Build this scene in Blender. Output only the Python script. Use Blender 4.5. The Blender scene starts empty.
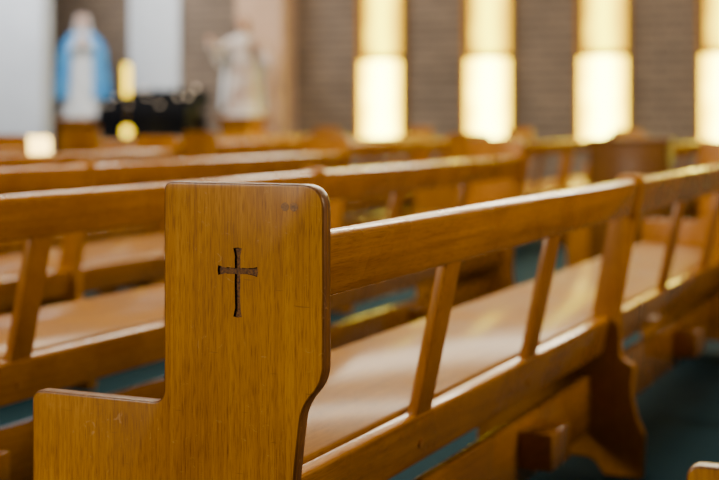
import bpy, bmesh, math, random
from mathutils import Vector, Matrix
random.seed(4)
scene = bpy.context.scene
COL = scene.collection

# ------------------------------------------------------------------ materials
def new_mat(name):
    m = bpy.data.materials.new(name); m.use_nodes = True
    nt = m.node_tree
    return m, nt, nt.nodes['Principled BSDF']

def ramp(nt, stops):
    r = nt.nodes.new('ShaderNodeValToRGB')
    els = r.color_ramp.elements
    while len(els) < len(stops): els.new(0.5)
    for e, (p, c) in zip(els, stops):
        e.position = p; e.color = (*c, 1)
    return r

def wood(name, axis, dark, mid, light, rough=0.34, planks=0.0, coat=0.35, spec=0.4, scuff=0.0, coat_r=0.16, tint=(1, 0.85, 0.65), wear=False):
    m, nt, b = new_mat(name)
    N, L = nt.nodes, nt.links
    tc = N.new('ShaderNodeTexCoord')
    oi = N.new('ShaderNodeObjectInfo')
    add = N.new('ShaderNodeVectorMath'); add.operation = 'ADD'
    sc = N.new('ShaderNodeVectorMath'); sc.operation = 'SCALE'
    comb = N.new('ShaderNodeCombineXYZ')
    for i in range(3): L.new(oi.outputs['Random'], comb.inputs[i])
    L.new(comb.outputs[0], sc.inputs[0]); sc.inputs['Scale'].default_value = 13.0
    L.new(tc.outputs['Object'], add.inputs[0]); L.new(sc.outputs[0], add.inputs[1])
    mp = N.new('ShaderNodeMapping')
    s = [170.0]*3; s['XYZ'.index(axis)] = 3.0
    mp.inputs['Scale'].default_value = s
    L.new(add.outputs[0], mp.inputs['Vector'])
    n1 = N.new('ShaderNodeTexNoise'); n1.inputs['Scale'].default_value = 1.0
    n1.inputs['Detail'].default_value = 7; n1.inputs['Roughness'].default_value = 0.62
    n1.inputs['Distortion'].default_value = 0.45
    L.new(mp.outputs[0], n1.inputs['Vector'])
    r = ramp(nt, [(0.22, dark), (0.52, mid), (0.82, light)])
    L.new(n1.outputs['Fac'], r.inputs['Fac'])
    mp2 = N.new('ShaderNodeMapping')
    s = [700.0]*3; s['XYZ'.index(axis)] = 34.0
    mp2.inputs['Scale'].default_value = s
    L.new(add.outputs[0], mp2.inputs['Vector'])
    n2 = N.new('ShaderNodeTexNoise'); n2.inputs['Scale'].default_value = 1.0; n2.inputs['Detail'].default_value = 3
    L.new(mp2.outputs[0], n2.inputs['Vector'])
    r2 = ramp(nt, [(0.33, (0.52, 0.42, 0.32)), (0.5, (1, 1, 1))])
    L.new(n2.outputs['Fac'], r2.inputs['Fac'])
    mul = N.new('ShaderNodeMix'); mul.data_type = 'RGBA'; mul.blend_type = 'MULTIPLY'
    mul.inputs['Factor'].default_value = 0.75
    L.new(r.outputs[0], mul.inputs['A']); L.new(r2.outputs[0], mul.inputs['B'])
    last = mul.outputs['Result']
    n3 = N.new('ShaderNodeTexNoise'); n3.inputs['Scale'].default_value = 5.0; n3.inputs['Detail'].default_value = 3
    L.new(add.outputs[0], n3.inputs['Vector'])
    r3 = ramp(nt, [(0.3, (0.78, 0.72, 0.64)), (0.7, (1.10, 1.10, 1.10))])
    L.new(n3.outputs['Fac'], r3.inputs['Fac'])
    mul2 = N.new('ShaderNodeMix'); mul2.data_type = 'RGBA'; mul2.blend_type = 'MULTIPLY'
    mul2.inputs['Factor'].default_value = 1.0
    L.new(last, mul2.inputs['A']); L.new(r3.outputs[0], mul2.inputs['B'])
    last = mul2.outputs['Result']
    if planks > 0:
        sep = N.new('ShaderNodeSeparateXYZ'); L.new(tc.outputs['Object'], sep.inputs[0])
        dv = N.new('ShaderNodeMath'); dv.operation = 'DIVIDE'; dv.inputs[1].default_value = planks
        ad = N.new('ShaderNodeMath'); ad.operation = 'ADD'; ad.inputs[1].default_value = 0.55
        L.new(sep.outputs['X'], dv.inputs[0]); L.new(dv.outputs[0], ad.inputs[0])
        fl = N.new('ShaderNodeMath'); fl.operation = 'FLOOR'; L.new(ad.outputs[0], fl.inputs[0])
        wn = N.new('ShaderNodeTexWhiteNoise'); wn.noise_dimensions = '1D'; L.new(fl.outputs[0], wn.inputs['W'])
        r4 = ramp(nt, [(0.0, (0.88, 0.84, 0.80)), (1.0, (1.05, 1.05, 1.05))])
        L.new(wn.outputs['Value'], r4.inputs['Fac'])
        mul3 = N.new('ShaderNodeMix'); mul3.data_type = 'RGBA'; mul3.blend_type = 'MULTIPLY'
        mul3.inputs['Factor'].default_value = 1.0
        L.new(last, mul3.inputs['A']); L.new(r4.outputs[0], mul3.inputs['B'])
        last = mul3.outputs['Result']
    if scuff > 0:
        n5 = N.new('ShaderNodeTexNoise'); n5.inputs['Scale'].default_value = 30.0; n5.inputs['Detail'].default_value = 8
        n5.inputs['Roughness'].default_value = 0.75; n5.inputs['Distortion'].default_value = 2.0
        L.new(add.outputs[0], n5.inputs['Vector'])
        r5 = ramp(nt, [(0.60, (0, 0, 0)), (0.67, (scuff,)*3)])
        L.new(n5.outputs['Fac'], r5.inputs['Fac'])
        mx = N.new('ShaderNodeMix'); mx.data_type = 'RGBA'
        L.new(r5.outputs[0], mx.inputs['Factor']); L.new(last, mx.inputs['A'])
        mx.inputs['B'].default_value = (0.66, 0.36, 0.12, 1)
        last = mx.outputs['Result']
    if wear:
        # thin scratches crossing the grain
        mp6 = N.new('ShaderNodeMapping'); mp6.inputs['Rotation'].default_value = (0, 0.55, 0)
        mp6.inputs['Scale'].default_value = (14, 14, 170)
        L.new(add.outputs[0], mp6.inputs['Vector'])
        n6 = N.new('ShaderNodeTexNoise'); n6.inputs['Scale'].default_value = 1.0; n6.inputs['Detail'].default_value = 2
        L.new(mp6.outputs[0], n6.inputs['Vector'])
        r6 = ramp(nt, [(0.70, (0, 0, 0)), (0.73, (0.5,)*3)])
        L.new(n6.outputs['Fac'], r6.inputs['Fac'])
        mx6 = N.new('ShaderNodeMix'); mx6.data_type = 'RGBA'
        L.new(r6.outputs[0], mx6.inputs['Factor']); L.new(last, mx6.inputs['A'])
        mx6.inputs['B'].default_value = (0.16, 0.055, 0.006, 1)
        last = mx6.outputs['Result']
    L.new(last, b.inputs['Base Color'])
    rr = ramp(nt, [(0.3, (rough-0.06,)*3), (0.7, (rough+0.1,)*3)])
    L.new(n3.outputs['Fac'], rr.inputs['Fac']); L.new(rr.outputs[0], b.inputs['Roughness'])
    b.inputs['Specular IOR Level'].default_value = spec
    b.inputs['Specular Tint'].default_value = (*tint, 1)
    b.inputs['Coat Weight'].default_value = coat
    b.inputs['Coat Roughness'].default_value = coat_r
    b.inputs['Coat Tint'].default_value = (1, 0.93, 0.82, 1)
    bp = N.new('ShaderNodeBump'); bp.inputs['Strength'].default_value = 0.12; bp.inputs['Distance'].default_value = 0.001
    L.new(n2.outputs['Fac'], bp.inputs['Height']); L.new(bp.outputs[0], b.inputs['Normal'])
    return m

wood_v = wood('wood_vertical', 'Z', (0.31, 0.107, 0.003), (0.47, 0.184, 0.004), (0.58, 0.250, 0.008), 0.45, planks=0.105, coat=0.06, spec=0.2, scuff=0.3, wear=True)
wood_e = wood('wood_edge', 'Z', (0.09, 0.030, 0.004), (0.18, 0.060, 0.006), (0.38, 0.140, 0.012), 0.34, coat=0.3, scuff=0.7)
wood_l = wood('wood_long', 'Y', (0.28, 0.098, 0.001), (0.44, 0.172, 0.002), (0.56, 0.242, 0.004), 0.26, coat=0.65, spec=0.35, coat_r=0.08)
wood_s = wood('wood_slat', 'Z', (0.24, 0.080, 0.001), (0.35, 0.128, 0.002), (0.44, 0.170, 0.004), 0.36, coat=0.2, spec=0.3)
wood_seat = wood('wood_seat', 'Y', (0.19, 0.070, 0.001), (0.29, 0.116, 0.002), (0.38, 0.160, 0.005), 0.50, coat=0.20, spec=0.06, tint=(1, 0.8, 0.5), coat_r=0.13)

def noisy(name, c1, c2, scale=30, rough=0.8, spec=0.3, bump=0.0, metallic=0.0):
    m, nt, b = new_mat(name)
    N, L = nt.nodes, nt.links
    tc = N.new('ShaderNodeTexCoord')
    n = N.new('ShaderNodeTexNoise'); n.inputs['Scale'].default_value = scale; n.inputs['Detail'].default_value = 5
    L.new(tc.outputs['Object'], n.inputs['Vector'])
    r = ramp(nt, [(0.35, c1), (0.65, c2)]); L.new(n.outputs['Fac'], r.inputs['Fac'])
    L.new(r.outputs[0], b.inputs['Base Color'])
    b.inputs['Roughness'].default_value = rough
    b.inputs['Specular IOR Level'].default_value = spec
    b.inputs['Metallic'].default_value = metallic
    if bump:
        bp = N.new('ShaderNodeBump'); bp.inputs['Strength'].default_value = bump
        L.new(n.outputs['Fac'], bp.inputs['Height']); L.new(bp.outputs[0], b.inputs['Normal'])
    return m

carved = noisy('carved_floor', (0.060, 0.019, 0.003), (0.22, 0.078, 0.006), 260, 0.7)
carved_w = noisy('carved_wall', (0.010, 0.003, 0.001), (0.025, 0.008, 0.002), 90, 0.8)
plug_m = noisy('plug_wood', (0.34, 0.12, 0.02), (0.46, 0.18, 0.03), 200, 0.4)
plug_g = noisy('plug_grey', (0.16, 0.070, 0.022), (0.36, 0.15, 0.03), 220, 0.5)
carpet_m = noisy('carpet_teal', (0.006, 0.026, 0.036), (0.011, 0.040, 0.052), 220, 0.95, 0.1, 0.4)
plaster = noisy('plaster_white', (0.62, 0.65, 0.69), (0.68, 0.71, 0.75), 3, 0.9)
cloth_w = noisy('panel_white', (0.76, 0.79, 0.82), (0.80, 0.83, 0.86), 6, 0.9)
beige = noisy('render_beige', (0.60, 0.38, 0.24), (0.66, 0.43, 0.28), 5, 0.9)
ceil_m = noisy('ceiling_paint', (0.30, 0.26, 0.22), (0.34, 0.30, 0.26), 4, 0.9)
blue_m = noisy('glaze_blue', (0.03, 0.28, 0.74), (0.14, 0.50, 0.88), 9, 0.4)
white_m = noisy('glaze_white', (0.60, 0.63, 0.66), (0.84, 0.84, 0.84), 8, 0.4)
cream_m = noisy('glaze_cream', (0.42, 0.25, 0.17), (0.80, 0.72, 0.66), 5, 0.5)
skin_m = noisy('painted_skin', (0.62, 0.34, 0.22), (0.70, 0.42, 0.28), 12, 0.5)
hair_m = noisy('painted_hair', (0.16, 0.08, 0.04), (0.24, 0.13, 0.07), 40, 0.6)
black_m = noisy('black_metal', (0.002, 0.002, 0.003), (0.005, 0.005, 0.007), 30, 0.5, 0.15)
brass_m = noisy('dark_brass', (0.12, 0.07, 0.02), (0.18, 0.10, 0.03), 30, 0.4, 0.5, 0, 1.0)
frame_m = noisy('bronze_frame', (0.30, 0.12, 0.008), (0.38, 0.17, 0.015), 30, 0.5)

def emis(name, c1, c2, s, scale=3.0):
    m, nt, b = new_mat(name)
    N, L = nt.nodes, nt.links
    tc = N.new('ShaderNodeTexCoord')
    n = N.new('ShaderNodeTexNoise'); n.inputs['Scale'].default_value = scale; n.inputs['Detail'].default_value = 3
    L.new(tc.outputs['Object'], n.inputs['Vector'])
    r = ramp(nt, [(0.35, c1), (0.65, c2)]); L.new(n.outputs['Fac'], r.inputs['Fac'])
    L.new(r.outputs[0], b.inputs['Emission Color'])
    b.inputs['Emission Strength'].default_value = s
    b.inputs['Base Color'].default_value = (0.5, 0.3, 0.05, 1)
    b.inputs['Specular IOR Level'].default_value = 0.1
    return m

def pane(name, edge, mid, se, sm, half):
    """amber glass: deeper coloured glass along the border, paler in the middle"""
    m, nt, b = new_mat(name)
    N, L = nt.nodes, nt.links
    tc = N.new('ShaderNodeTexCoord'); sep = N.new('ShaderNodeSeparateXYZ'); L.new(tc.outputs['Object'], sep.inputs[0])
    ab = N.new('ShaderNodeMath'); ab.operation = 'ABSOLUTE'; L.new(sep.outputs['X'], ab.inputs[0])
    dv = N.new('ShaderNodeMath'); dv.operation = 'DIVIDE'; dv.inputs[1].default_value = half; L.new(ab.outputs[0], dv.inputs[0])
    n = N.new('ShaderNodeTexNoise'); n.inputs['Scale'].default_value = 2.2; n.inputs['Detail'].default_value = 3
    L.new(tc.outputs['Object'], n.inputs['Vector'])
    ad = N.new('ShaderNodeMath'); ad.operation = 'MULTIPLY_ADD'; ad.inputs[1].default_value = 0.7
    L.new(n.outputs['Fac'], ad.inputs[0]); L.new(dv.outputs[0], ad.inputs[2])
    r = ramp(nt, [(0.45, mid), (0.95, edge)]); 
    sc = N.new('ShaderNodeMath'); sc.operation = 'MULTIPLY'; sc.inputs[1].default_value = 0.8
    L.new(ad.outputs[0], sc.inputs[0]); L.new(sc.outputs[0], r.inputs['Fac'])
    r2 = ramp(nt, [(0.45, (sm/40,)*3), (0.95, (se/40,)*3)]); L.new(sc.outputs[0], r2.inputs['Fac'])  # glow painted across the width: emission strength drops from centre to border
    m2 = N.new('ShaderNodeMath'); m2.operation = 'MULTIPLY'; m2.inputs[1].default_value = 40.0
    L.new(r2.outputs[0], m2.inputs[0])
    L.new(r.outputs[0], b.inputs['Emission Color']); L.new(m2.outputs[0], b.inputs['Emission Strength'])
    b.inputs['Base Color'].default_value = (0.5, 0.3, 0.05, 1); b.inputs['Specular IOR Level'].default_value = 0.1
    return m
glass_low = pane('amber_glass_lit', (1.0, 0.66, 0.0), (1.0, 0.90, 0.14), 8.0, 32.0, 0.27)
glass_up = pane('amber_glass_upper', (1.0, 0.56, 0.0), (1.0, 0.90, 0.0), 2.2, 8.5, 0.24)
glow_box_m = emis('lamp_glow', (1.0, 0.62, 0.14), (1.0, 0.70, 0.2), 9.0)  # emission of the added glowing box in the aisle
lant_m = emis('lantern_glow', (1.0, 0.62, 0.0), (1.0, 0.72, 0.0), 5.0)
cup_m = emis('votive_glow', (1.0, 0.8, 0.6), (1.0, 0.85, 0.7), 1.2)

def brick(name, c1, c2, mortar):
    m, nt, b = new_mat(name)
    N, L = nt.nodes, nt.links
    tc = N.new('ShaderNodeTexCoord')
    sep = N.new('ShaderNodeSeparateXYZ'); L.new(tc.outputs['Object'], sep.inputs[0])
    ad = N.new('ShaderNodeMath'); ad.operation = 'ADD'
    L.new(sep.outputs['X'], ad.inputs[0]); L.new(sep.outputs['Y'], ad.inputs[1])
    cb = N.new('ShaderNodeCombineXYZ'); L.new(ad.outputs[0], cb.inputs[0]); L.new(sep.outputs['Z'], cb.inputs[1])
    bt = N.new('ShaderNodeTexBrick'); bt.inputs['Scale'].default_value = 1.0
    bt.inputs['Brick Width'].default_value = 0.32; bt.inputs['Row Height'].default_value = 0.10
    bt.inputs['Mortar Size'].default_value = 0.012
    bt.inputs['Color1'].default_value = (*c1, 1); bt.inputs['Color2'].default_value = (*c2, 1)
    bt.inputs['Mortar'].default_value = (*mortar, 1)
    L.new(cb.outputs[0], bt.inputs['Vector'])
    n = N.new('ShaderNodeTexNoise'); n.inputs['Scale'].default_value = 2.0; n.inputs['Detail'].default_value = 3
    L.new(tc.outputs['Object'], n.inputs['Vector'])
    r = ramp(nt, [(0.3, (0.86, 0.86, 0.86)), (0.7, (1.12, 1.10, 1.06))]); L.new(n.outputs['Fac'], r.inputs['Fac'])
    mx = N.new('ShaderNodeMix'); mx.data_type = 'RGBA'; mx.blend_type = 'MULTIPLY'; mx.inputs['Factor'].default_value = 1.0
    L.new(bt.outputs['Color'], mx.inputs['A']); L.new(r.outputs[0], mx.inputs['B'])
    L.new(mx.outputs['Result'], b.inputs['Base Color'])
    b.inputs['Roughness'].default_value = 0.85
    return m
brick_m = brick('brick_brown', (0.255, 0.183, 0.128), (0.195, 0.140, 0.098), (0.125, 0.090, 0.066))

# ------------------------------------------------------------------ helpers
def link(o):
    COL.objects.link(o); return o

def obj_from_bm(name, bm, mats, parent=None, smooth=True):
    me = bpy.data.meshes.new(name)
    bmesh.ops.recalc_face_normals(bm, faces=bm.faces[:])
    bm.to_mesh(me); bm.free()
    for m in (mats if isinstance(mats, (list, tuple)) else [mats]): me.materials.append(m)
    o = bpy.data.objects.new(name, me); link(o)
    if parent: o.parent = parent
    if smooth:
        for p in me.polygons: p.use_smooth = True
        try: me.set_sharp_from_angle(angle=math.radians(40))
        except Exception: pass
    return o

def bake(o):
    """apply modifiers by evaluating the mesh"""
    bpy.context.view_layer.update()
    dg = bpy.context.evaluated_depsgraph_get()
    me = bpy.data.meshes.new_from_object(o.evaluated_get(dg))
    o.modifiers.clear(); o.data = me
    return o

def bevel_mod(o, w, seg=3):
    md = o.modifiers.new('b', 'BEVEL'); md.width = w; md.segments = seg
    md.limit_method = 'ANGLE'; md.angle_limit = math.radians(50)
    return o

def smooth_all(o, ang=35):
    for p in o.data.polygons: p.use_smooth = True
    try: o.data.set_sharp_from_angle(angle=math.radians(ang))
    except Exception: pass

def bm_box(bm, c, s, rot=None):
    r = bmesh.ops.create_cube(bm, size=1.0)
    M = Matrix.Translation(Vector(c)) @ (rot or Matrix.Identity(4)) @ Matrix.Diagonal((*s, 1))
    bmesh.ops.transform(bm, matrix=M, verts=r['verts'])
    return r['verts']

def box(name, c, s, mat, parent=None, tilt=0.0, bev=0.004, seg=3):
    bm = bmesh.new()
    bm_box(bm, c, s, Matrix.Rotation(tilt, 4, 'Y'))
    o = obj_from_bm(name, bm, mat, parent, False)
    if bev:
        bevel_mod(o, bev, seg); bake(o); smooth_all(o)
    return o

def bm_cyl(bm, c, r, h, axis='Z', seg=20, r2=None):
    R = {'Z': Matrix.Identity(4), 'X': Matrix.Rotation(math.pi/2, 4, 'Y'), 'Y': Matrix.Rotation(math.pi/2, 4, 'X')}[axis]
    bmesh.ops.create_cone(bm, cap_ends=True, segments=seg, radius1=r, radius2=r if r2 is None else r2, depth=h,
                          matrix=Matrix.Translation(Vector(c)) @ R)

def round_poly(pts, n=7):
    out = []
    K = len(pts)
    for i in range(K):
        p = Vector(pts[i][:2]); a = Vector(pts[i-1][:2]); b = Vector(pts[(i+1) % K][:2]); r = pts[i][2]
        da, db = (a-p), (b-p)
        la, lb = da.length, db.length
        t = min(r, la*0.48, lb*0.48)
        if t < 1e-4: out.append(p); continue
        p0 = p + da.normalized()*t; p1 = p + db.normalized()*t
        for j in range(n+1):
            u = j/n
            q = (1-u)**2*p0 + 2*u*(1-u)*p + u*u*p1
            out.append(q)
    return out

def prism(name, pts2, y0, y1, mat, parent=None, bev=0.004):
    bm = bmesh.new()
    v0 = [bm.verts.new((p[0], y0, p[1])) for p in pts2]
    f = bm.faces.new(v0)
    r = bmesh.ops.extrude_face_region(bm, geom=[f])
    vs = [g for g in r['geom'] if isinstance(g, bmesh.types.BMVert)]
    bmesh.ops.translate(bm, verts=vs, vec=(0, y1-y0, 0))
    o = obj_from_bm(name, bm, mat, parent, False)
    if bev:
        bevel_mod(o, bev, 3); bake(o); smooth_all(o)
    return o

# ------------------------------------------------------------------ pew
TH = 0.025; LEN = 4.05; MID = 1.93
END = [(0.003, 0.857, 0.036), (0.003, 0.582, 0.026), (-0.031, 0.545, 0.034), (-0.046, 0.42, 0.05), (-0.050, 0.25, 0.06),
       (-0.005, 0.135, 0.05), (0.012, 0.115, 0.02), (0.012, 0, 0.004), (-0.10, 0, 0.004), (-0.13, 0.045, 0.03),
       (-0.37, 0.045, 0.03), (-0.40, 0, 0.004), (-0.496, 0, 0.004), (-0.496, 0.532, 0.018), (-0.258, 0.532, 0.022),
       (-0.258, 0.857, 0.014)]

def make_end_mesh(mirror):
    o = prism('tmp_end', round_poly(END), 0.0, TH, wood_v, None, 0.0034)
    w = 0.0045
    rnd = random.Random(7)
    def arm(d, r, L):
        d, r = Vector(d), Vector(r)
        j = lambda: rnd.uniform(-0.0006, 0.0006)
        prof = [(-w, w), (-w+j(), L*0.25), (-w+j(), L*0.5), (-w+j(), L-0.013), (-w-0.0010, L-0.007), (-w-0.0026, L-0.0005),
                (0, L+0.0006), (w+0.0026, L-0.0005), (w+0.0010, L-0.007), (w+j(), L-0.013), (w+j(), L*0.5), (w+j(), L*0.25)]
        return [d*a + r*p for p, a in prof]
    c = Vector((-0.134, 0.731))
    pts = arm((0, 1), (1, 0), 0.033) + arm((1, 0), (0, -1), 0.0325) + arm((0, -1), (-1, 0), 0.066) + arm((-1, 0), (0, 1), 0.0325)
    pts = [c+p for p in pts]
    cut = prism('tmp_cut', pts, -0.01, 0.0036, carved, None, 0)
    md = o.modifiers.new('c', 'BOOLEAN'); md.operation = 'DIFFERENCE'; md.solver = 'EXACT'; md.object = cut
    bake(o)
    me = o.data
    me.materials.clear()
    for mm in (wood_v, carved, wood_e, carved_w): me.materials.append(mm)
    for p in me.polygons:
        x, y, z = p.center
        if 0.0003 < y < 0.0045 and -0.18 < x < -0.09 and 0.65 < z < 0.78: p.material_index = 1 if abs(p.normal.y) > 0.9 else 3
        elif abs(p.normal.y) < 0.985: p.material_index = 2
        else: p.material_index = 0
    bpy.data.objects.remove(cut)
    if mirror:
        me.transform(Matrix.Scale(-1, 4, (0, 1, 0))); me.flip_normals()
    bpy.data.objects.remove(o)
    for p in me.polygons: p.use_smooth = True
    me.set_sharp_from_angle(angle=math.radians(35))
    return me

end_near = make_end_mesh(False)
end_far = make_end_mesh(True)
TILT = math.radians(12.0)

def add_child(name, me, parent, loc=(0, 0, 0)):
    o = bpy.data.objects.new(name, me); link(o); o.parent = parent; o.location = loc
    return o

pew = bpy.data.objects.new('pew', None); link(pew)
pew.empty_display_size = 0.2
ep = add_child('end_panel', end_near, pew)
ep['label'] = 'pew end panel with an incised dark latin cross'
for px in (-0.0575, -0.0435):
    bm = bmesh.new(); bm_cyl(bm, (px, 0.0002, 0.825), 0.0062, 0.0009, 'Y', 32)
    obj_from_bm('screw_plug', bm, plug_g, ep)
add_child('end_panel', end_far, pew, (0, LEN, 0))
MS = [(0.004, 0.800, 0.018), (-0.060, 0.440, 0.05), (-0.058, 0.31, 0.02), (-0.020, 0.295, 0.015), (-0.030, 0.22, 0.04), (-0.012, 0.145, 0.04),
      (0.006, 0.115, 0.02), (0.000, 0, 0.004), (-0.10, 0, 0.004), (-0.13, 0.045, 0.03), (-0.36, 0.045, 0.03), (-0.40, 0, 0.004),
      (-0.46, 0, 0.004), (-0.45, 0.40, 0.01), (-0.14, 0.400, 0.03), (-0.066, 0.800, 0.015)]
ms = prism('middle_support', round_poly(MS), MID-0.017, MID+0.017, wood_v, pew, 0.004)
top = box('top_rail', (-0.028, LEN/2, 0.740), (0.032, LEN-2*TH+0.004, 0.096), wood_l, pew, TILT, 0.009, 4)
low = box('lower_rail', (-0.107, LEN/2, 0.372), (0.026, LEN-2*TH+0.004, 0.100), wood_l, pew, TILT, 0.006)
seat = box('seat', (-0.297, LEN/2, 0.420), (0.368, LEN-2*TH+0.004, 0.028), wood_seat, pew, math.radians(2.0), 0.010)
strx = box('stretcher', (-0.150, LEN/2, 0.185), (0.024, LEN-2*TH+0.004, 0.150), wood_l, pew, 0.0, 0.004)
slat_ys = [0.60, 1.24, 2.60, 3.28]
for y in slat_ys:
    box('slat', (-0.068, y, 0.556), (0.020, 0.072, 0.300), wood_s, pew, TILT, 0.003)
    bm = bmesh.new(); bm_cyl(bm, (0, 0, 0), 0.0075, 0.006, 'X', 20)
    pl = obj_from_bm('screw_plug', bm, plug_m, low); pl.location = (-0.0955, y, 0.362); pl.rotation_euler = (0, TILT, 0)
for y in (0.45, 1.37, 3.02):
    box('bracket_block', (-0.098, y, 0.195), (0.080, 0.15, 0.085), wood_l, pew, 0, 0.004)

def kids(o):
    return [c for c in bpy.data.objects if c.parent == o]
template = {}
for c in kids(pew):
    template[c] = kids(c)

def copy_pew(loc, dslat=0.0):
    e = pew.copy(); COL.objects.link(e); e.location = loc
    for c, subs in template.items():
        n = c.copy(); COL.objects.link(n); n.parent = e
        if dslat and c.name.split('.')[0] in ('slat', 'bracket_block', 'middle_support'): n.location.y += dslat
        for s in subs:
            m = s.copy(); COL.objects.link(m); m.parent = n
            if dslat and c.name.startswith('lower_rail'): m.location.y += dslat
    return e

X0, Y0 = -0.858, 1.75
pew.location = (X0, Y0, 0)
pew['label'] = 'varnished orange-brown wooden church pew with a carved cross on its end'
pew['category'] = 'pew'; pew['group'] = 'church pews'
for k in [-1, 1, 2, 3, 4, 5, 6]:
    e = copy_pew((X0-1.01*k, Y0+(0.0, 0.0, 0.40, 0.45, 0.5, 0.6, 0.7)[k] if k > -1 else 1.70, 0), {1: 0.14, 2: -0.02}.get(k, 0.0))
    e['label'] = 'varnished wooden church pew in the near block, slatted back'
    if k == -1: e['label'] = 'varnished wooden church pew with a rounded low arm end'
for k in range(0, 6):
    e = copy_pew((X0-1.01*k, 8.1+0.06*k, 0))
    e['label'] = 'varnished wooden church pew across the aisle near brick wall'

# ------------------------------------------------------------------ setting
def struct(name, c, s, mat, bev=0):
    o = box(name, c, s, mat, None, 0, bev); o['kind'] = 'structure'; return o
struct('floor', (-3, 5, -0.05), (23, 21, 0.1), carpet_m)
struct('ceiling', (-3, 5, 4.65), (23, 21, 0.1), ceil_m)
struct('wall_side', (-3, 15.1, 2.3), (23, 0.2, 4.6), brick_m)
struct('wall_front', (-14.6, 5, 2.3), (0.2, 21, 4.6), brick_m)
struct('wall_partition', (-12.5, 13.7, 2.3), (4.24, 0.2, 4.6), plaster)
struct('trim_1', (-8.01, 14.82, 2.3), (0.62, 0.36, 4.6), beige)
struct('trim_2', (-9.68, 14.97, 2.94), (0.74, 0.06, 3.32), cloth_w, 0.01)

def window(i, xc):
    yw = 15.0
    bm = bmesh.new()
    W = 0.52; z0, zm, z1 = 0.72, 1.62, 3.9
    def part(c, s, mi):
        vs = bm_box(bm, c, s)
        for f in {f for v in vs for f in v.link_faces}: f.material_index = mi
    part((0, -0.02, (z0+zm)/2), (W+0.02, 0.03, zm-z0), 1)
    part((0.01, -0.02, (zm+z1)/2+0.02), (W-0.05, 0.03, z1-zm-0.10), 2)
    part((-W/2-0.025, -0.04, (z0+z1)/2), (0.03, 0.08, z1-z0+0.1), 0)
    part((W/2+0.025, -0.04, (z0+z1)/2), (0.03, 0.08, z1-z0+0.1), 0)
    part((0, -0.04, z0-0.03), (W+0.08, 0.10, 0.05), 0)
    part((0, -0.02, zm+0.035), (W, 0.03, 0.03), 0)
    part((0, -0.04, z1+0.02), (W+0.08, 0.08, 0.05), 0)
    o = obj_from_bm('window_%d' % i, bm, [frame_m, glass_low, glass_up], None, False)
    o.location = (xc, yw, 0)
    o['kind'] = 'structure'; o['label'] = 'tall narrow amber glass window glowing with daylight in brick wall'
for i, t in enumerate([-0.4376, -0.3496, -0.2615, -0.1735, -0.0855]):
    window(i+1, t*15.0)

# ------------------------------------------------------------------ statues
def tube(bm, path, radii, seg=12, sy=1.0):
    rings = []
    P = [Vector(p) for p in path]
    for i, p in enumerate(P):
        d = (P[min(i+1, len(P)-1)] - P[max(i-1, 0)]).normalized()
        a = d.cross(Vector((0, 1, 0.01))).normalized(); b = d.cross(a).normalized()
        rings.append([bm.verts.new(p + (a*math.cos(2*math.pi*k/seg) + b*math.sin(2*math.pi*k/seg)*sy)*radii[i]) for k in range(seg)])
    for r0, r1 in zip(rings, rings[1:]):
        for k in range(seg): bm.faces.new((r0[k], r0[(k+1) % seg], r1[(k+1) % seg], r1[k]))
    bm.faces.new(rings[0]); bm.faces.new(rings[-1][::-1])

def loft(bm, rows, seg=64, t0=0.0, t1=1.0, folds=0, amp=0.0, close=True):
    """rows: z, rx, ry, cx, cy ; angle 0 = front (-Y)"""
    rings = []
    n = seg if close else seg+1
    for z, rx, ry, cx, cy, am in rows:
        ring = []
        for k in range(n):
            th = 2*math.pi*(t0 + (t1-t0)*k/seg)
            f = 1 + am*(math.sin(folds*th+1.3*z) + 0.5*math.sin(folds*1.7*th+2+2*z))
            ring.append(bm.verts.new((cx+math.sin(th)*rx*f, cy-math.cos(th)*ry*f, z)))
        rings.append(ring)
    for r0, r1 in zip(rings, rings[1:]):
        for k in range(n if close else n-1):
            bm.faces.new((r0[k], r0[(k+1) % n], r1[(k+1) % n], r1[k]))
    if close:
        bm.faces.new(rings[0]); bm.faces.new(rings[-1][::-1])
    return rings

def hand(bm, wrist, d, s=1.0):
    d = Vector(d).normalized(); side = d.cross(Vector((0, 1, 0))).normalized()
    w = Vector(wrist)
    tube(bm, [w, w+d*0.03*s, w+d*0.06*s], [0.017*s, 0.026*s, 0.022*s], 10, 0.55)
    for i, ln in enumerate((0.045, 0.052, 0.049, 0.038)):
        o = w + d*0.055*s + side*(i-1.5)*0.013*s
        tube(bm, [o, o+d*ln*0.6*s, o+d*ln*s+Vector((0, -0.008*s, 0))], [0.0075*s, 0.007*s, 0.005*s], 8)
    o = w + d*0.02*s + side*-0.02*s
    tube(bm, [o, o+d*0.02*s-side*0.018*s, o+d*0.045*s-side*0.022*s], [0.009*s, 0.008*s, 0.006*s], 8)

def remesh(o, vox):
    md = o.modifiers.new('r', 'REMESH'); md.mode = 'VOXEL'; md.voxel_size = vox
    md2 = o.modifiers.new('s', 'SMOOTH'); md2.iterations = 3
    bake(o)
    for p in o.data.polygons: p.use_smooth = True

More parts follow.
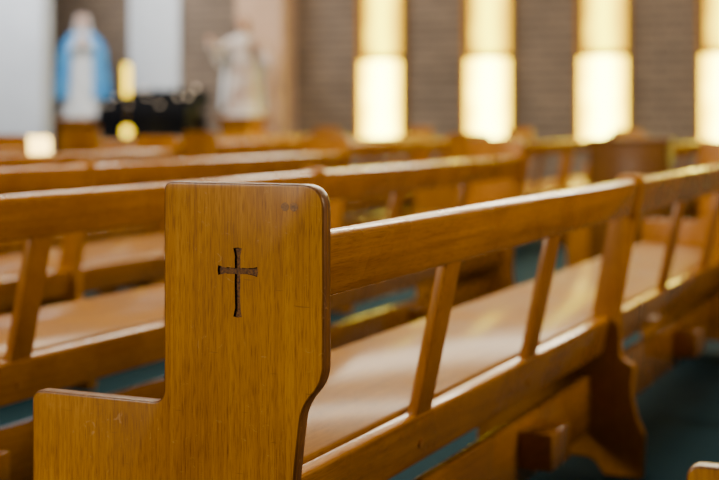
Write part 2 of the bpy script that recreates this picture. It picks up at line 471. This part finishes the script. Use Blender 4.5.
def statue(loc, kind, label, scl, rz):
    root = bpy.data.objects.new('statue', None); link(root); root.location = loc
    root.scale = scl; root.rotation_euler = (0, 0, math.radians(rz))
    root['label'] = label; root['category'] = 'statue'
    bm = bmesh.new()
    F = 0.035
    loft(bm, [(0.0, .20, .15, 0, 0, F), (0.05, .195, .15, 0, 0, F), (0.25, .175, .13, 0, 0, F), (0.5, .155, .115, 0, 0, F*.8),
              (0.68, .125, .10, 0, 0, F*.6), (0.78, .13, .10, 0, 0, .01), (0.90, .145, .10, 0, 0.005, .01), (0.97, .13, .085, 0, .01, 0),
              (1.01, .08, .06, 0, .01, 0), (1.03, .045, .04, 0, .01, 0), (1.06, .04, .04, 0, 0, 0)], 72, folds=9)
    if kind == 'mary':
        arms = [[(-.12, 0, .94), (-.17, -.02, .78), (-.09, -.12, .80), (-.025, -.16, .86)], [(.12, 0, .94), (.17, -.02, .78), (.09, -.12, .80), (.025, -.16, .86)]]
        hd = [(.2, -.2, .9), (-.2, -.2, .9)]
    else:
        arms = [[(-.12, 0, .94), (-.22, -.03, .82), (-.29, -.12, .82), (-.34, -.16, .88)], [(.12, 0, .94), (.23, -.03, .78), (.29, -.12, .66), (.34, -.17, .60)]]
        hd = [(-.3, -.2, .9), (.4, -.4, -.3)]
        # hanging sleeves
        tube(bm, [(-.27, -.10, .84), (-.28, -.09, .72), (-.26, -.07, .60)], [.055, .05, .02], 14, .6)
        tube(bm, [(.27, -.10, .70), (.27, -.08, .58), (.25, -.06, .46)], [.055, .05, .02], 14, .6)
    for a in arms:
        tube(bm, a, [.05, .055, .065, .06] if kind != 'mary' else [.045, .045, .045, .04], 14)
    robe = obj_from_bm('robe', bm, white_m if kind == 'mary' else cream_m, root)
    remesh(robe, 0.009)
    bm = bmesh.new()
    loft(bm, [(1.00, .035, .035, 0, .01, 0), (1.05, .034, .036, 0, .005, 0), (1.075, .045, .052, 0, -.01, 0), (1.10, .055, .066, 0, -.008, 0),
              (1.135, .062, .074, 0, 0, 0), (1.17, .063, .076, 0, .003, 0), (1.20, .053, .064, 0, .006, 0), (1.218, .03, .04, 0, .006, 0)], 32)
    tube(bm, [(0, -.072, 1.15), (0, -.088, 1.122), (0, -.072, 1.115)], [.007, .012, .008], 8)
    for s in (-1, 1):
        bmesh.ops.create_uvsphere(bm, u_segments=10, v_segments=8, radius=.012, matrix=Matrix.Translation((s*.064, .005, 1.135)))
        bmesh.ops.create_uvsphere(bm, u_segments=10, v_segments=8, radius=.010, matrix=Matrix.Translation((s*.024, -.066, 1.147)))
    bmesh.ops.create_uvsphere(bm, u_segments=10, v_segments=8, radius=.012, matrix=Matrix.Translation((0, -.064, 1.097)) @ Matrix.Diagonal((1.4, .7, .5, 1)))
    head = obj_from_bm('head', bm, skin_m, root); remesh(head, 0.005)
    for a, d in zip(arms, hd):
        bm = bmesh.new(); hand(bm, a[-1], d, 1.0)
        h = obj_from_bm('hand', bm, skin_m, root); remesh(h, 0.0035)
    if kind == 'mary':
        # blue cloak: falls over both shoulders and is open down the front
        bm = bmesh.new()
        loft(bm, [(0.20, .255, .17, 0, .01, .10), (0.34, .25, .17, 0, .01, .09), (0.48, .245, .17, 0, .01, .08), (0.62, .235, .165, 0, .01, .06), (0.76, .235, .16, 0, .01, .04), (0.86, .21, .145, 0, .005, .02),
                  (0.94, .170, .115, 0, .01, .01), (0.99, .125, .095, 0, .015, 0), (1.03, .080, .070, 0, .018, 0)], 60, t0=0.075, t1=0.925, folds=11, close=False)
        mt = obj_from_bm('mantle', bm, blue_m, root)
        md = mt.modifiers.new('s', 'SOLIDIFY'); md.thickness = 0.012; bake(mt); smooth_all(mt, 60)
        bm = bmesh.new()
        loft(bm, [(0.97, .12, .10, 0, .015, .03), (1.03, .088, .085, 0, .012, .03), (1.09, .078, .080, 0, .012, .02), (1.16, .076, .088, 0, .012, 0), (1.21, .062, .072, 0, .012, 0),
                  (1.235, .03, .04, 0, .012, 0)], 48, t0=0.12, t1=0.88, folds=11, close=False)
        vl = obj_from_bm('veil', bm, white_m, root)
        md = vl.modifiers.new('s', 'SOLIDIFY'); md.thickness = 0.010; bake(vl); smooth_all(vl, 60)
    else:
        bm = bmesh.new()
        loft(bm, [(0.98, .075, .055, 0, .03, .02), (1.05, .075, .07, 0, .022, .03), (1.12, .076, .084, 0, .012, .03), (1.18, .072, .083, 0, .008, .02), (1.225, .045, .052, 0, .008, 0), (1.235, .01, .01, 0, .008, 0)],
             48, t0=0.13, t1=0.87, folds=15, close=False)
        hr = obj_from_bm('hair', bm, hair_m, root)
        md = hr.modifiers.new('s', 'SOLIDIFY'); md.thickness = 0.010; bake(hr); smooth_all(hr, 60)
        bm = bmesh.new()
        loft(bm, [(0.04, .25, .18, 0, .01, .05), (0.45, .22, .15, 0, .01, .05), (0.75, .20, .14, 0, .01, .03), (0.90, .185, .12, 0, .01, .02), (0.975, .14, .095, 0, .015, 0)],
             50, t0=0.26, t1=0.84, folds=9, close=False)
        mt = obj_from_bm('mantle', bm, white_m, root)
        md = mt.modifiers.new('s', 'SOLIDIFY'); md.thickness = 0.012; bake(mt); smooth_all(mt, 60)
    bm = bmesh.new(); bm_cyl(bm, (0, 0, -0.02), .235, .04, 'Z', 40)
    obj_from_bm('statue_base', bm, white_m, root)
    return root

def pedestal(loc, w, h):
    root = bpy.data.objects.new('pedestal', None); link(root); root.location = loc
    root['label'] = 'orange-brown wooden pedestal under a painted statue'; root['category'] = 'pedestal'
    root['group'] = 'statue pedestals'
    box('pedestal_shaft', (0, 0, (h-0.05)/2+0.01), (w*0.78, w*0.78, h-0.07), wood_v, root, 0, 0.006)
    box('pedestal_top', (0, 0, h-0.025), (w, w, 0.05), wood_l, root, 0, 0.01)
    box('pedestal_foot', (0, 0, 0.04), (w, w, 0.08), wood_l, root, 0, 0.01)

statue((-10.30, 14.30, 0.992), 'mary', 'painted robed woman statue with blue mantle and white dress', (1.25, 1.1, 1.0), 34)
pedestal((-10.33, 14.30, 0), 0.52, 0.95)
statue((-7.98, 14.20, 1.009), 'man', 'painted robed bearded figure statue in cream and white, arms held out', (1.05, 0.95, 0.90), 26)
pedestal((-7.98, 14.20, 0), 0.48, 0.97)

# votive candle stand
vs = bpy.data.objects.new('votive_candle_stand', None); link(vs); vs.location = (-8.88, 13.7, 0)
vs['label'] = 'black metal tiered votive candle stand with small glass cups'; vs['category'] = 'candle stand'
bm = bmesh.new()
for sx in (-0.52, 0.52):
    for sy in (-0.22, 0.22):
        bm_box(bm, (sx, sy, 0.39), (0.05, 0.05, 0.78))
bm_box(bm, (0, 0, 0.06), (1.0, 0.42, 0.03))
bm_box(bm, (0, 0.0, 0.55), (1.16, 0.46, 0.90))
obj_from_bm('stand_frame', bm, black_m, vs, False)
for i in range(3):
    y = -0.16+0.16*i; z = 0.98+0.09*i
    box('candle_shelf', (0, y, z), (1.22, 0.16, 0.22), black_m, vs, 0, 0.008)
    for j in range(8):
        hh = random.choice((0.02, 0.03, 0.04))
        bm = bmesh.new(); bm_cyl(bm, (0, 0, hh/2), 0.018, hh, 'Z', 14, 0.022)
        c = obj_from_bm('candle_cup', bm, cup_m if random.random() < 0.35 else black_m, vs)
        c.location = (-0.49+0.14*j, y-0.03, z+0.11)

# candle lantern stand
ls = bpy.data.objects.new('candle_lantern', None); link(ls); ls.location = (-8.87, 13.15, 0)
ls['label'] = 'dark standing lantern with glowing amber cylinder and globe'; ls['category'] = 'lantern'
bm = bmesh.new()
bm_cyl(bm, (0, 0, 0.015), 0.15, 0.03, 'Z', 32); bm_cyl(bm, (0, 0, 0.4), 0.012, 0.76, 'Z', 16); bm_cyl(bm, (0, 0, 1.03), 0.010, 0.34, 'Z', 16)
bm_cyl(bm, (0, 0, 1.19), 0.04, 0.02, 'Z', 24)
obj_from_bm('lantern_pole', bm, brass_m, ls)
bm = bmesh.new(); bm_cyl(bm, (0, 0, 1.375), 0.038, 0.35, 'Z', 28)
g = obj_from_bm('lantern_glass', bm, lant_m, ls)
bm = bmesh.new(); bmesh.ops.create_uvsphere(bm, u_segments=24, v_segments=16, radius=0.060, matrix=Matrix.Translation((0, 0, 0.80)))
obj_from_bm('lamp_globe', bm, lant_m, ls)
bm = bmesh.new(); bm_cyl(bm, (0, 0, 1.57), 0.040, 0.04, 'Z', 28, 0.02)
obj_from_bm('lantern_cap', bm, brass_m, ls)

# added glowing box on a pole, standing in for a bright patch of light
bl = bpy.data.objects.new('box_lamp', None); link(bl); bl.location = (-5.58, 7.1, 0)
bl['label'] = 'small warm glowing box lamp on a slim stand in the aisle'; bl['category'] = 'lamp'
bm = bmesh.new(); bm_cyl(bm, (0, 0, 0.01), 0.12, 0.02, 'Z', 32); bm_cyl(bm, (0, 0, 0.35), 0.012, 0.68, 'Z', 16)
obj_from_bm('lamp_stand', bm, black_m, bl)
box('lamp_shade', (0, 0, 0.757), (0.38, 0.12, 0.15), glow_box_m, bl, 0, 0.02)

# added low dark box at the aisle, standing in for a backlit pew end
hb = bpy.data.objects.new('book_cabinet', None); link(hb); hb.location = (-1.84, 7.50, 0)
hb['label'] = 'low dark brown wooden book cabinet beside the pew ends'; hb['category'] = 'cabinet'
wood_d = wood('wood_dark', 'Z', (0.11, 0.040, 0.003), (0.17, 0.064, 0.004), (0.22, 0.086, 0.007), 0.45, coat=0.05, spec=0.2)  # dark tone carries the backlit shade of the pew end it replaces
box('cabinet_body', (0, 0.11, 0.415), (0.42, 0.20, 0.79), wood_d, hb, 0, 0.004)
box('cabinet_top', (0, 0.11, 0.825), (0.43, 0.21, 0.03), wood_d, hb, 0, 0.004)
box('cabinet_plinth', (0, 0.11, 0.015), (0.34, 0.16, 0.03), wood_d, hb, 0, 0)
box('cabinet_door', (0, 0.002, 0.42), (0.37, 0.018, 0.70), wood_d, hb, 0, 0.004)

# ------------------------------------------------------------------ light
w = bpy.data.worlds.new('world'); scene.world = w; w.use_nodes = True
bg = w.node_tree.nodes['Background']; bg.inputs[0].default_value = (1.0, 0.94, 0.86, 1); bg.inputs[1].default_value = 0.11

def area(name, loc, target, size, power, col):
    l = bpy.data.lights.new(name, 'AREA'); l.shape = 'RECTANGLE'; l.size = size[0]; l.size_y = size[1]
    l.energy = power; l.color = col
    o = bpy.data.objects.new(name, l); link(o); o.location = loc
    o.rotation_euler = (Vector(target)-Vector(loc)).to_track_quat('-Z', 'Y').to_euler()
    return o
area('window_light', (-4.2, -3.6, 2.6), (-1.2, 2.2, 0.7), (2.0, 1.6), 320, (1.0, 0.94, 0.82))  # unseen key light added behind the camera to light the pew end
area('window_light', (4.5, 4.5, 2.8), (-1.5, 3.5, 0.5), (3, 1.6), 250, (1.0, 0.89, 0.68))  # unseen side light added to brighten the rail faces
area('ceiling_light', (-2.5, 4.0, 4.5), (-2.5, 4.0, 0), (4, 0.4), 260, (1.0, 0.91, 0.74))
area('ceiling_light', (-4.5, 9.5, 4.5), (-4.5, 9.5, 0), (6, 0.5), 320, (1.0, 0.89, 0.68))
area('ceiling_light', (-3.0, 13.4, 4.2), (-2.0, 4.0, 0.6), (7, 1.2), 420, (1.0, 0.90, 0.68))  # added above the windows for grazing highlights on rail tops and seats
area('ceiling_light', (-10.4, 11.8, 4.5), (-10.8, 14.3, 1.6), (3.5, 1.0), 450, (0.95, 0.97, 1.0))  # added to brighten the white partition and the statues
area('ceiling_light', (-3.0, 12.5, 4.5), (-3.0, 15.0, 1.5), (7, 0.8), 120, (1.0, 0.93, 0.84))  # added wall washer that brightens the brick wall

# ------------------------------------------------------------------ camera
cam = bpy.data.cameras.new('camera'); co = bpy.data.objects.new('camera', cam); link(co)
co.location = (0, 0, 0.95); co.rotation_euler = (math.radians(90), 0, math.radians(24.57))
cam.sensor_width = 36; cam.lens = 70.1; cam.shift_y = -122/719
cam.clip_start = 0.05; cam.clip_end = 100
cam.dof.use_dof = True; cam.dof.focus_distance = 2.0; cam.dof.aperture_fstop = 2.8
scene.camera = co
